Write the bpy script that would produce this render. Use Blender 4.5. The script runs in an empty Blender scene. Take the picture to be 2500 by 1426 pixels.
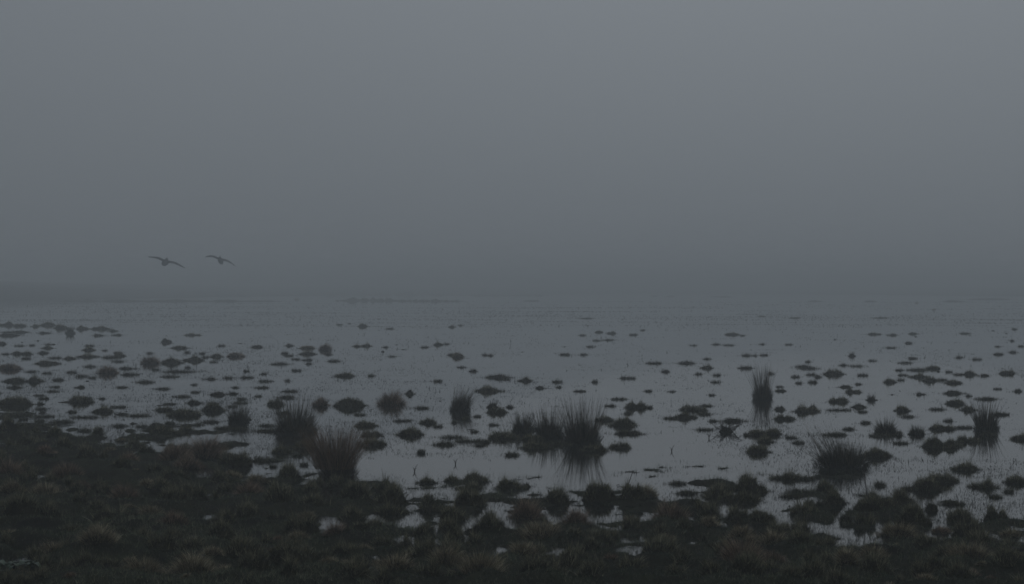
import bpy, math, random
import numpy as np
from mathutils import Vector

random.seed(11)
RNG = np.random.default_rng(11)
scn = bpy.context.scene
R = math.radians

# ------------------------------------------------------------------ camera
CAM_H = 2.2            # eye height above the water
F = 4860.0             # focal length in pixels of the 2500 px wide photograph
CX, CY, HZ = 1250.0, 713.0, 700.0
PITCH = math.atan((CY - HZ) / F)
cam_data = bpy.data.cameras.new('camera')
cam_data.sensor_width = 36.0
cam_data.lens = 36.0 * F / 2500.0
cam_data.clip_end = 3000.0
cam = bpy.data.objects.new('camera', cam_data)
scn.collection.objects.link(cam)
cam.location = (0, 0, CAM_H)
cam.rotation_euler = (math.pi / 2 - PITCH, 0, 0)
scn.camera = cam

# ------------------------------------------------------------------ sky, sun, exposure
SUN_AZ, SUN_EL = R(9), R(32)          # hidden sun, behind the fog, a little to the right of the view
world = bpy.data.worlds.new('World')
scn.world = world
world.use_nodes = True
wn, wl = world.node_tree.nodes, world.node_tree.links
wn.clear()
w_out = wn.new('ShaderNodeOutputWorld')
w_bg = wn.new('ShaderNodeBackground')
w_sky = wn.new('ShaderNodeTexSky')
w_sky.sky_type = 'NISHITA'
w_sky.sun_disc = False
w_sky.sun_elevation = SUN_EL
w_sky.sun_rotation = SUN_AZ
w_sky.dust_density = 8.0
w_hsv = wn.new('ShaderNodeHueSaturation')
w_hsv.inputs['Saturation'].default_value = 0.12
wl.new(w_sky.outputs[0], w_hsv.inputs['Color'])
w_dim = wn.new('ShaderNodeVectorMath'); w_dim.operation = 'SCALE'
w_dim.inputs['Scale'].default_value = 0.10
wl.new(w_hsv.outputs[0], w_dim.inputs[0])
tc = wn.new('ShaderNodeTexCoord')
sep = wn.new('ShaderNodeSeparateXYZ')
wl.new(tc.outputs['Generated'], sep.inputs[0])


def wmath(op, a, b=None):
    n = wn.new('ShaderNodeMath'); n.operation = op
    for i, v in enumerate((a, b)):
        if v is None:
            continue
        if isinstance(v, (int, float)):
            n.inputs[i].default_value = v
        else:
            wl.new(v, n.inputs[i])
    return n.outputs[0]


# overcast: darker at the horizon, brighter overhead, a broad glow round the hidden sun
SKY_BASE, SKY_RISE, SKY_GLOW = 0.130, 0.17, 0.085
zc = wmath('MAXIMUM', sep.outputs[2], 0.0)
rise = wmath('MULTIPLY', wmath('POWER', zc, 1.0), SKY_RISE)
dot = wn.new('ShaderNodeVectorMath'); dot.operation = 'DOT_PRODUCT'
wl.new(tc.outputs['Generated'], dot.inputs[0])
dot.inputs[1].default_value = (math.sin(SUN_AZ) * math.cos(SUN_EL), math.cos(SUN_AZ) * math.cos(SUN_EL), math.sin(SUN_EL))
glow = wmath('MULTIPLY', wmath('POWER', wmath('MAXIMUM', dot.outputs['Value'], 0.0), 9.0), SKY_GLOW)
lum = wmath('ADD', wmath('ADD', rise, glow), SKY_BASE)
tint = wn.new('ShaderNodeVectorMath'); tint.operation = 'SCALE'
tint.inputs[0].default_value = (0.877, 0.99, 1.11)
wl.new(lum, tint.inputs['Scale'])
addn = wn.new('ShaderNodeVectorMath'); addn.operation = 'ADD'
wl.new(tint.outputs[0], addn.inputs[0])
w_sc2 = wn.new('ShaderNodeVectorMath'); w_sc2.operation = 'SCALE'
w_sc2.inputs['Scale'].default_value = 0.012
wl.new(w_dim.outputs[0], w_sc2.inputs[0])
wl.new(w_sc2.outputs[0], addn.inputs[1])
wl.new(addn.outputs[0], w_bg.inputs['Color'])
w_bg.inputs['Strength'].default_value = 1.0
wl.new(w_bg.outputs[0], w_out.inputs['Surface'])

sun_data = bpy.data.lights.new('sun', 'SUN')
sun_data.energy = 0.03                 # dusk-dark fog: almost all light comes from the sky
sun_data.angle = R(60)
sun_data.color = (1.0, 0.985, 0.96)
sun = bpy.data.objects.new('sun', sun_data)
scn.collection.objects.link(sun)
sdir = Vector((math.sin(SUN_AZ) * math.cos(SUN_EL), math.cos(SUN_AZ) * math.cos(SUN_EL), math.sin(SUN_EL)))
sun.rotation_euler = sdir.to_track_quat('Z', 'Y').to_euler()

vs = scn.view_settings
vs.view_transform = 'Standard'
vs.look = 'None'
vs.exposure = 0.0
vs.gamma = 1.0
scn.render.engine = 'CYCLES'
cy = scn.cycles
cy.use_denoising = True
cy.max_bounces = 5
cy.diffuse_bounces = 2
cy.glossy_bounces = 2
cy.transmission_bounces = 1
cy.volume_bounces = 1
cy.transparent_max_bounces = 4
cy.caustics_reflective = False
cy.caustics_refractive = False
cy.pixel_filter_type = 'BLACKMAN_HARRIS'
cy.filter_width = 1.7
HAZE_DENSITY = 0.0054

# ------------------------------------------------------------------ helpers
COL = scn.collection


def dist(py):
    """Distance over the water of the point seen at picture height py."""
    return CAM_H / np.tan(PITCH + np.arctan((np.asarray(py, float) - CY) / F))


def ground_at(px, py):
    d = float(dist(py))
    return (px - CX) / F * d, d


def to_px(x, y):
    return CX + F * x / y, CY + F * np.tan(np.arctan(CAM_H / y) - PITCH)


def hash2(ix, iy, seed):
    h = (ix.astype(np.int64) * 374761393 + iy.astype(np.int64) * 668265263 + seed * 1442695041) & 0x7fffffff
    h = ((h ^ (h >> 13)) * 1274126177) & 0x7fffffff
    h = h ^ (h >> 16)
    return (h & 0xffff) / 65535.0


def vnoise(x, y, seed=0):
    x = np.asarray(x, float); y = np.asarray(y, float)
    ix, iy = np.floor(x), np.floor(y)
    fx, fy = x - ix, y - iy
    fx = fx * fx * (3 - 2 * fx); fy = fy * fy * (3 - 2 * fy)
    a = hash2(ix, iy, seed); b = hash2(ix + 1, iy, seed)
    c = hash2(ix, iy + 1, seed); d = hash2(ix + 1, iy + 1, seed)
    return (a + (b - a) * fx) * (1 - fy) + (c + (d - c) * fx) * fy


def fbm(x, y, seed=0, octv=4):
    s, a, t = 0.0, 0.5, 0.0
    for o in range(octv):
        s = s + a * vnoise(x * 2 ** o + o * 17.3, y * 2 ** o - o * 9.1, seed + o)
        t += a; a *= 0.5
    return s / t


def tri_mesh(name, v, f, tint=None, smooth=False):
    v = np.ascontiguousarray(v, dtype=np.float32); f = np.ascontiguousarray(f, dtype=np.int32)
    me = bpy.data.meshes.new(name)
    n, k = f.shape
    me.vertices.add(len(v)); me.vertices.foreach_set('co', v.ravel())
    me.loops.add(n * k); me.loops.foreach_set('vertex_index', f.ravel())
    me.polygons.add(n)
    me.polygons.foreach_set('loop_start', np.arange(0, n * k, k, dtype=np.int32))
    if smooth:
        me.polygons.foreach_set('use_smooth', np.ones(n, dtype=bool))
    if tint is not None:
        at = me.attributes.new('tint', 'FLOAT', 'POINT')
        at.data.foreach_set('value', np.ascontiguousarray(tint, dtype=np.float32))
    me.update(calc_edges=True)
    return me


def add_obj(name, me, mat, parent=None, loc=(0, 0, 0), rz=0.0):
    o = bpy.data.objects.new(name, me)
    COL.objects.link(o)
    if mat is not None:
        me.materials.append(mat)
    o.parent = parent
    o.location = loc
    o.rotation_euler = (0, 0, rz)
    return o


def blades(root, az, lean, curve, length, width, tint, segs=2, tipw=0.0):
    """Grass blades as tapering strips. root (N,3); az, lean (0 upright..1 flat), curve (droop), length, width, tint all (N,)."""
    n = len(root)
    hx, hy = np.cos(az), np.sin(az)
    waz = RNG.uniform(0, 2 * np.pi, n)
    wx, wy = np.cos(waz), np.sin(waz)
    up = np.sqrt(np.clip(1 - lean ** 2, 0.02, 1))
    rows = []
    for s in range(segs + 1):
        t = s / segs
        hor = length * (lean * t + curve * t * t)
        ver = length * (up * t - 0.55 * curve * t * t)
        p = root + np.stack([hx * hor, hy * hor, ver], 1)
        if s == segs and tipw == 0.0:
            rows.append([p])
        else:
            w = width * 0.5 * (1 - (1 - tipw) * t * 0.85)
            off = np.stack([wx * w, wy * w, np.zeros(n)], 1)
            rows.append([p - off, p + off])
    cols = [c for r in rows for c in r]
    m = len(cols)
    v = np.stack(cols, 1).reshape(-1, 3)
    base = np.arange(n)[:, None] * m
    fl = []
    for s in range(segs - 1):
        a = 2 * s
        fl += [[a, a + 1, a + 3], [a, a + 3, a + 2]]
    a = 2 * (segs - 1)
    fl += [[a, a + 1, a + 2]]
    f = (base[:, :, None] + np.array(fl)[None, :, :]).reshape(-1, 3)
    tt = np.repeat(tint, m)
    return v, f, tt


def join(parts):
    vs_, fs_, ts_, o = [], [], [], 0
    for v, f, t in parts:
        vs_.append(v); fs_.append(f + o); ts_.append(t); o += len(v)
    return np.concatenate(vs_), np.concatenate(fs_), np.concatenate(ts_)


def tube(pts, rad, sides=5):
    pts = np.asarray(pts, float)
    v, f = [], []
    for i, p in enumerate(pts):
        t = pts[min(i + 1, len(pts) - 1)] - pts[max(i - 1, 0)]
        t = t / (np.linalg.norm(t) + 1e-9)
        a = np.cross(t, [0.3, 0.9, 0.1]); a /= np.linalg.norm(a) + 1e-9
        b = np.cross(t, a)
        for k in range(sides):
            an = 2 * math.pi * k / sides
            v.append(p + (a * math.cos(an) + b * math.sin(an)) * rad[i])
    for i in range(len(pts) - 1):
        for k in range(sides):
            q = [i * sides + k, i * sides + (k + 1) % sides, (i + 1) * sides + (k + 1) % sides, (i + 1) * sides + k]
            f += [[q[0], q[1], q[2]], [q[0], q[2], q[3]]]
    v = np.array(v); f = np.array(f)
    return v, f, np.full(len(v), 0.3)


# ------------------------------------------------------------------ materials (procedural)
def mat_new(name):
    m = bpy.data.materials.new(name); m.use_nodes = True
    nt = m.node_tree
    return m, nt.nodes, nt.links, nt.nodes['Principled BSDF']


def blade_mat(name, stops, rough=0.75):
    m, n, l, b = mat_new(name)
    at = n.new('ShaderNodeAttribute'); at.attribute_name = 'tint'
    cr = n.new('ShaderNodeValToRGB')
    while len(cr.color_ramp.elements) < len(stops):
        cr.color_ramp.elements.new(0.5)
    for e, (p, c) in zip(cr.color_ramp.elements, stops):
        e.position = p; e.color = (*c, 1)
    l.new(at.outputs['Fac'], cr.inputs[0])
    l.new(cr.outputs[0], b.inputs['Base Color'])
    b.inputs['Roughness'].default_value = rough
    b.inputs['Specular IOR Level'].default_value = 0.25
    return m


def soil_mat(name, c1, c2, c3, scale, bump=0.6, rough=0.9):
    m, n, l, b = mat_new(name)
    tcn = n.new('ShaderNodeTexCoord')
    no = n.new('ShaderNodeTexNoise'); no.inputs['Scale'].default_value = scale; no.inputs['Detail'].default_value = 6
    l.new(tcn.outputs['Object'], no.inputs['Vector'])
    cr = n.new('ShaderNodeValToRGB')
    cr.color_ramp.elements.new(0.5)
    for e, (p, c) in zip(cr.color_ramp.elements, ((0.3, c1), (0.5, c2), (0.7, c3))):
        e.position = p; e.color = (*c, 1)
    l.new(no.outputs['Fac'], cr.inputs[0])
    l.new(cr.outputs[0], b.inputs['Base Color'])
    n2 = n.new('ShaderNodeTexNoise'); n2.inputs['Scale'].default_value = scale * 6; n2.inputs['Detail'].default_value = 4
    l.new(tcn.outputs['Object'], n2.inputs['Vector'])
    bp = n.new('ShaderNodeBump'); bp.inputs['Strength'].default_value = bump; bp.inputs['Distance'].default_value = 0.02
    l.new(n2.outputs['Fac'], bp.inputs['Height'])
    l.new(bp.outputs[0], b.inputs['Normal'])
    b.inputs['Roughness'].default_value = rough
    b.inputs['Specular IOR Level'].default_value = 0.03
    return m


M_GROUND = soil_mat('wet_peat_and_moss', (0.012, 0.010, 0.008), (0.020, 0.019, 0.012), (0.034, 0.036, 0.02), 2.6)
M_MOUND = soil_mat('hummock_moss', (0.014, 0.012, 0.009), (0.024, 0.021, 0.013), (0.04, 0.036, 0.02), 9.0)
M_CLOD = soil_mat('dark_peat', (0.014, 0.012, 0.01), (0.024, 0.021, 0.015), (0.038, 0.034, 0.021), 12.0)
M_BANK = soil_mat('far_turf', (0.04, 0.036, 0.024), (0.06, 0.05, 0.03), (0.075, 0.07, 0.04), 0.6)
M_RUSH = blade_mat('rush_stems', [(0.0, (0.016, 0.019, 0.011)), (0.45, (0.05, 0.048, 0.027)), (1.0, (0.22, 0.16, 0.095))])
M_RUSHBROWN = blade_mat('browned_rush_stems', [(0.0, (0.024, 0.020, 0.013)), (0.45, (0.085, 0.058, 0.036)), (1.0, (0.30, 0.20, 0.13))])
M_STRAW = blade_mat('dead_tussock_grass', [(0.0, (0.05, 0.038, 0.024)), (0.5, (0.255, 0.212, 0.135)), (1.0, (0.56, 0.49, 0.34))])
M_RUSSET = blade_mat('russet_tussock_grass', [(0.0, (0.045, 0.03, 0.022)), (0.5, (0.215, 0.155, 0.108)), (1.0, (0.48, 0.36, 0.26))])
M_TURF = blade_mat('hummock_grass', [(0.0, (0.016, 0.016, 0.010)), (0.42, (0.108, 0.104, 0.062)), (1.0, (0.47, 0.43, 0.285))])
M_GRASS = blade_mat('short_marsh_grass', [(0.0, (0.020, 0.030, 0.017)), (0.5, (0.06, 0.08, 0.05)), (1.0, (0.28, 0.27, 0.17))])
M_TICKS = blade_mat('drowned_grass', [(0.0, (0.016, 0.019, 0.012)), (0.7, (0.04, 0.045, 0.026)), (1.0, (0.09, 0.08, 0.05))])
M_TWIG = blade_mat('dead_stalk', [(0.0, (0.03, 0.022, 0.016)), (1.0, (0.05, 0.038, 0.028))])
M_LEAF = blade_mat('dark_broad_leaf', [(0.0, (0.012, 0.026, 0.012)), (1.0, (0.04, 0.07, 0.035))], 0.4)
M_BIRD = soil_mat('gull_plumage', (0.15, 0.155, 0.16), (0.2, 0.205, 0.21), (0.27, 0.27, 0.27), 6.0, 0.1)

m, n, l, b = mat_new('still_marsh_water')
b.inputs['Base Color'].default_value = (0.016, 0.016, 0.014, 1)
b.inputs['Roughness'].default_value = 0.035
b.inputs['IOR'].default_value = 1.333
b.inputs['Specular IOR Level'].default_value = 0.5
tcn = n.new('ShaderNodeTexCoord')
mp = n.new('ShaderNodeMapping'); mp.inputs['Scale'].default_value = (0.35, 1.4, 1)
l.new(tcn.outputs['Object'], mp.inputs[0])
no = n.new('ShaderNodeTexNoise'); no.inputs['Scale'].default_value = 1.3; no.inputs['Detail'].default_value = 3
l.new(mp.outputs[0], no.inputs['Vector'])
bp = n.new('ShaderNodeBump'); bp.inputs['Strength'].default_value = 0.09; bp.inputs['Distance'].default_value = 0.01
l.new(no.outputs['Fac'], bp.inputs['Height'])
l.new(bp.outputs[0], b.inputs['Normal'])
M_WATER = m

# ------------------------------------------------------------------ ground and water
SHORE = np.array([(-1500, 1010), (0, 1058), (300, 1080), (420, 1096), (560, 1140), (640, 1185), (760, 1190), (900, 1205), (1000, 1240),
                  (1100, 1225), (1230, 1240), (1350, 1250), (1500, 1222), (1620, 1215), (1780, 1200), (1900, 1225), (2000, 1205),
                  (2120, 1205), (2220, 1245), (2320, 1275), (2420, 1292), (2500, 1300), (4000, 1330)], float)
PUDDLES = [(225, 1165, 40, 12), (205, 1180, 30, 8), (90, 1312, 60, 16), (190, 1272, 34, 10), (160, 1240, 40, 12), (318, 1288, 26, 8), (310, 1310, 22, 8), (72, 1356, 40, 8),
           (480, 1262, 30, 10), (470, 1312, 20, 8), (580, 1318, 30, 10), (660, 1292, 42, 16), (690, 1308, 24, 10), (775, 1306, 22, 8), (865, 1298, 34, 12), (550, 1222, 24, 8), (640, 1232, 36, 10), (555, 1262, 16, 6),
           (990, 1330, 22, 8), (985, 1262, 44, 12), (1020, 1245, 20, 20), (1090, 1215, 30, 20), (1130, 1298, 26, 6), (1045, 1290, 40, 8), (1205, 1245, 30, 20), (1248, 1292, 18, 16), (1348, 1270, 14, 12),
           (1450, 1240, 40, 18), (1480, 1290, 20, 8), (1375, 1362, 40, 7), (1560, 1266, 14, 6), (1595, 1300, 24, 7), (1540, 1322, 36, 7), (1700, 1322, 44, 6), (1748, 1318, 20, 6), (1700, 1368, 18, 14), (1600, 1392, 30, 6), (1520, 1350, 26, 6),
           (1700, 1216, 50, 8), (1800, 1250, 30, 8), (1880, 1240, 24, 26), (1940, 1222, 40, 12), (1915, 1265, 14, 10), (2042, 1262, 14, 14), (2080, 1230, 16, 6), (2030, 1292, 40, 8), (2070, 1308, 26, 10),
           (2250, 1368, 34, 10), (2210, 1392, 30, 6), (2460, 1366, 40, 5), (1910, 1368, 34, 5), (2440, 1290, 40, 8), (2370, 1285, 40, 8), (2290, 1265, 40, 12), (2230, 1236, 44, 10), (1820, 1418, 24, 5), (1560, 1424, 30, 4)]


def ground_z(x, y):
    x = np.asarray(x, float); y = np.asarray(y, float)
    yy = np.maximum(y, 1.0)
    px, py = to_px(x, yy)
    s = py - np.interp(px, SHORE[:, 0], SHORE[:, 1])
    mean = np.interp(s, [-260, -150, -60, 0, 50, 130, 260, 900], [-0.12, -0.064, -0.030, -0.012, 0.002, 0.018, 0.036, 0.10])
    nz = (fbm(x * 1.3, y * 0.9, 3, 4) - 0.5) * 0.15 + (fbm(x * 4.3, y * 3.0, 9, 3) - 0.5) * 0.10 + (fbm(x * 10, y * 7, 13, 2) - 0.5) * 0.045
    bumps = np.clip(vnoise(x * 2.3, y * 1.9, 101) - 0.55, 0, 1) * 0.10 + np.clip(vnoise(x * 4.1 + 5, y * 3.4, 103) - 0.55, 0, 1) * 0.10
    mean = mean + bumps * np.clip((s + 20) / 120, 0, 1)
    mean = mean + np.interp(px, [0, 450, 700], [0.006, 0.006, 0.0]) * (s > 0)
    lf = np.interp(px, [550, 750], [1.0, 0.0])                 # the left shore breaks up, the rest shelves off cleanly
    amp = lf * np.interp(s, [-260, -120, -50, 50, 140, 260], [0.25, 0.75, 1.45, 1.45, 1.1, 1.2]) + (1 - lf) * np.interp(s, [-260, -100, -30, 30, 200], [0.2, 0.45, 0.75, 1.0, 1.2])
    z = mean + nz * amp
    for (a, bb, w, h) in PUDDLES:
        q = ((px - a) / w) ** 2 + ((py - bb) / h) ** 2
        z = z - (0.034 if bb < 1280 else 0.026 if bb < 1330 else 0.014) * np.exp(-q * 0.8)
    z = z + 0.055 * np.exp(-((px - 1725) / 75) ** 2 - ((py - 1382) / 42) ** 2)      # a swell in the front turf
    # far flat land beyond the flood, nearer on the left
    fs = np.interp(px, [-3000, -400, 0, 300, 700, 1100, 1500, 2000, 2400, 2800, 6000], [220, 240, 290, 380, 480, 560, 640, 600, 490, 420, 400])
    far = np.interp(y - fs + (fbm(x * 0.02, y * 0.02, 21, 3) - 0.5) * 80, [-40, 0, 60, 300], [0, 0.10, 0.4, 2.4]) + np.interp(px, [-400, 0, 260, 650], [1.7, 1.6, 0.9, 0.0]) * np.clip((y - fs - 25) / 60, 0, 1)
    return np.where(y > 150, z * 0 - 0.12 + far + (fbm(x * 0.3, y * 0.12, 31, 3) - 0.5) * 0.05 * (far > 0.05), z)


ang = np.concatenate([np.arange(-180, -36, 12), np.linspace(-34, 34, 470), np.arange(48, 180, 12)])
ang = np.radians(ang)
rr = np.concatenate([[0.4, 2, 4, 6, 8], dist(np.arange(1840, 1000, -2.2)), np.geomspace(float(dist(999)), 1000, 120)])
A, D = np.meshgrid(ang, rr)
# distance is measured along the view axis inside the fan, radially outside it
ca = np.where(np.abs(A) < R(35), np.cos(A), 1.0)
Xg = D / ca * np.sin(A); Yg = D / ca * np.cos(A)
Xg[np.hypot(Xg, Yg) > 1000] *= 0.999
Zg = np.where(Yg > 9, ground_z(Xg, Yg), 0.1)
nr_, na_ = A.shape
gi = np.arange(nr_ * na_).reshape(nr_, na_)
j2 = np.roll(gi, -1, axis=1)
quads = np.stack([gi[:-1], j2[:-1], j2[1:], gi[1:]], -1).reshape(-1, 4)
ground = add_obj('ground', tri_mesh('ground', np.stack([Xg, Yg, Zg], -1).reshape(-1, 3), quads, smooth=True), M_GROUND)
ground['kind'] = 'structure'; ground['label'] = 'dark wet peat and short turf of the flooded marsh'

th = np.linspace(0, 2 * np.pi, 97)[:-1]
wv = [(0, 0, 0)]
for r_ in (20, 80, 300, 1000):
    wv += [(r_ * math.cos(t), r_ * math.sin(t), 0) for t in th]
wf = [[0, 1 + k, 1 + (k + 1) % 96] for k in range(96)]
for q in range(3):
    for k in range(96):
        a0, a1 = 1 + q * 96 + k, 1 + q * 96 + (k + 1) % 96
        wf += [[a0, a0 + 96, a1 + 96], [a0, a1 + 96, a1]]
water = add_obj('water', tri_mesh('water', wv, wf), M_WATER)
water['kind'] = 'structure'; water['label'] = 'still grey flood water mirroring the foggy sky'

# ------------------------------------------------------------------ air
bx0, bx1, by0, by1, bz0, bz1 = -1050, 1050, -1050, 1050, -1.6, 5.2
hv = [(x, y, z) for z in (bz0, bz1) for y in (by0, by1) for x in (bx0, bx1)]
hf = [[0, 2, 3, 1], [4, 5, 7, 6], [0, 1, 5, 4], [2, 6, 7, 3], [0, 4, 6, 2], [1, 3, 7, 5]]
hm = bpy.data.materials.new('fog'); hm.use_nodes = True
hm.node_tree.nodes.clear()
ho = hm.node_tree.nodes.new('ShaderNodeOutputMaterial')
pv = hm.node_tree.nodes.new('ShaderNodeVolumePrincipled')
pv.inputs['Color'].default_value = (0.93, 0.96, 0.97, 1)
pv.inputs['Density'].default_value = HAZE_DENSITY
pv.inputs['Anisotropy'].default_value = 0.15
hm.node_tree.links.new(pv.outputs[0], ho.inputs['Volume'])
haze = add_obj('haze', tri_mesh('haze', hv, hf), hm)
haze['kind'] = 'stuff'; haze['label'] = 'pale grey fog lying over the marsh'

# ------------------------------------------------------------------ what grows in the marsh
# each entry: centre x, waterline y, width, height in the photograph's pixels; turned into metres at its distance over the water
# key: short name used in other labels
RUSH = [  # tall rush clumps
    (825, 1166, 106, 146, 'the tall brown-topped rush clump', 'tall dense rush clump with browned tops at the edge of the turf', 'brown'),
    (1420, 1084, 110, 124, 'the broad reflected rush clump', 'broad dark rush clump fanning out above its long spiky reflection', ''),
    (1340, 1070, 84, 84, 'the slim middle rush clump', 'thin upright rush clump standing between two denser rush clumps', ''),
    (1276, 1056, 62, 56, 'the low rounded rush clump', 'low rounded rush clump at the end of a trio of rushes', ''),
    (722, 1060, 124, 106, 'the wide fan-shaped rush clump', 'wide fan-shaped rush clump with stray stems in front of two hummocks', ''),
    (582, 1032, 62, 54, 'the ragged little rush clump', 'ragged little rush clump rising out of a grassy hummock', ''),
    (1123, 1004, 58, 66, 'the right-leaning rush clump', 'small rush clump leaning to one side in open shallow water', 'lean'),
    (1202, 996, 36, 36, 'the stubby rush clump', 'stubby rush clump behind a two-humped peat lump', ''),
    (1862, 974, 54, 88, 'the lone rush clump', 'lone rush clump with very tall thin stems in mid water', ''),
    (2056, 1144, 158, 124, 'the big rush clump', 'big ragged rush clump with long stems swept to one side', 'sweep'),
    (2408, 1052, 70, 84, 'the forked rush clump', 'tall forked rush clump near the edge of the picture', ''),
    (2162, 1056, 62, 40, 'the squat spiky rush clump', 'squat spiky rush clump with stems splayed to both sides', 'splay'),
    (2238, 1062, 50, 28, 'the short bristly rush clump', 'short bristly rush clump beside the squat spiky rush clump', ''),
    (2128, 978, 34, 26, 'the small round rush tuft', 'small round rush tuft standing alone in shallow water', ''),
    (2080, 870, 22, 20, 'the far green rush tuft', 'far little green rush tuft with its mirror image', ''),
    (171, 814, 28, 34, 'the far peaked rush clump', 'far peaked rush clump with two long stems on the distant weed bank', ''),
    (1287, 1190, 24, 26, 'the sprig of rushes', 'short sprig of cut-off rushes on the near turf hummock', ''),
    (2420, 965, 60, 0, None, None, None),
]
RUSH = [r for r in RUSH if r[4]]
STRAW = [  # big dead-grass tussocks: (x, y, w, h, short, label, colour)
    (955, 998, 84, 58, 'the russet tussock in the water', 'large russet grass tussock standing in water beside a dark lump', 'russet'),
    (425, 1128, 96, 58, 'the double brown tussock', 'broad brown grass tussock, lower half of a pair on the shore', 'russet'),
    (505, 1122, 104, 76, 'the tall brown shore tussock', 'tall shaggy brown grass tussock, higher half of a pair on the shore', 'russet'),
    (460, 1146, 100, 40, None, None, 'russet'),
    (160, 1168, 110, 50, 'the wide brown turf tussock', 'wide shaggy brown tussock on turf before the flooded strip', 'russet'),
    (22, 1168, 84, 62, 'the cropped brown tussock', 'shaggy brown tussock cut by the edge of the picture on the turf', 'russet'),
    (112, 1214, 104, 44, 'the swept brown tussock', 'brown tussock with blades swept flat to one side on near turf', 'straw'),
    (28, 1222, 80, 36, None, None, 'straw'),
    (306, 1226, 84, 60, 'the upright brown tussock', 'upright thin-bladed brown tussock amid the near turf', 'russet'),
    (365, 1262, 90, 36, None, None, 'straw'), (424, 1296, 92, 46, None, None, 'russet'),
    (130, 1360, 92, 46, 'the dark-faced tussock', 'round tussock with a dark face beside a shallow puddle', 'straw'),
    (242, 1362, 110, 54, 'the pale spray tussock', 'pale straw tussock spraying upwards in the front turf', 'straw'),
    (352, 1414, 140, 66, 'the pale mop-like tussock', 'pale mop-like straw tussock in the very front of the turf', 'straw'),
    (468, 1424, 136, 66, 'the second pale mop tussock', 'pale straw tussock next to a mop-like one at the front edge', 'straw'),
    (610, 1210, 80, 48, None, None, 'russet'), (818, 1322, 62, 48, 'the dark conical tussock', 'dark conical tussock between two bright puddles', 'russet'),
    (968, 1414, 112, 64, 'the straw tussock at the front', 'straw coloured tussock alone in the smooth front turf', 'straw'),
    (1286, 1268, 112, 64, 'the large bushy tussock', 'large bushy brown tussock beside a narrow water gap', 'russet'),
    (1406, 1288, 92, 58, 'the peaked brown tussock', 'peaked brown tussock on the shore before open water', 'russet'),
    (1322, 1322, 156, 62, 'the long straw tussock', 'long low straw tussock with a pale upswept crest', 'straw'),
    (1090, 1398, 104, 74, 'the brown dome tussock', 'brown dome tussock half behind a pale fountain of grass', 'straw'),
    (1168, 1424, 148, 86, 'the pale fountain tussock', 'largest pale grass fountain tussock at the front edge', 'straw'),
    (1276, 1378, 84, 54, None, None, 'straw'),
    (1636, 1278, 112, 68, 'the reddish shore tussock', 'reddish brown fine-bladed tussock behind the front turf', 'russet'),
    (1812, 1398, 118, 92, 'the tall reddish tussock', 'tallest reddish brown tussock of the front turf', 'russet'),
    (2192, 1314, 112, 50, 'the spread brown tussock', 'wide spread brown tussock on turf below the dead stalk', 'straw'),
    (2362, 1376, 134, 64, 'the great tangled tussock', 'great tangled brown tussock with a dark hollow at its foot', 'straw'),
    (2132, 1370, 90, 46, None, None, 'straw'), (2066, 1402, 60, 56, 'the black-based tussock', 'narrow pointed tussock with a black base at the front', 'straw'),
    (367, 894, 60, 42, 'the far brown tussock', 'brown tussock in mid water beside a green hummock', 'russet'),
    (263, 918, 64, 42, 'the peaked far tussock', 'peaked brown tussock with reflection among small flat mats', 'russet'),
    (22, 908, 78, 36, None, None, 'russet'), (575, 875, 58, 26, 'the far domed tussock', 'far domed brown tussock with a soft reflection', 'russet'),
    (795, 860, 36, 36, 'the far leaning tussock', 'far tall tussock with its head leaning over open water', 'lean'),
    (1118, 876, 36, 28, 'the far pointed tussock', 'far pointed tussock mirrored in open water', 'straw'),
    (752, 854, 50, 18, None, None, 'straw'), (783, 997, 50, 38, None, None, 'russet'), (1890, 1336, 92, 54, 'the dark broad tussock', 'dark broad tussock behind the tallest reddish one', 'straw'),
]
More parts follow.
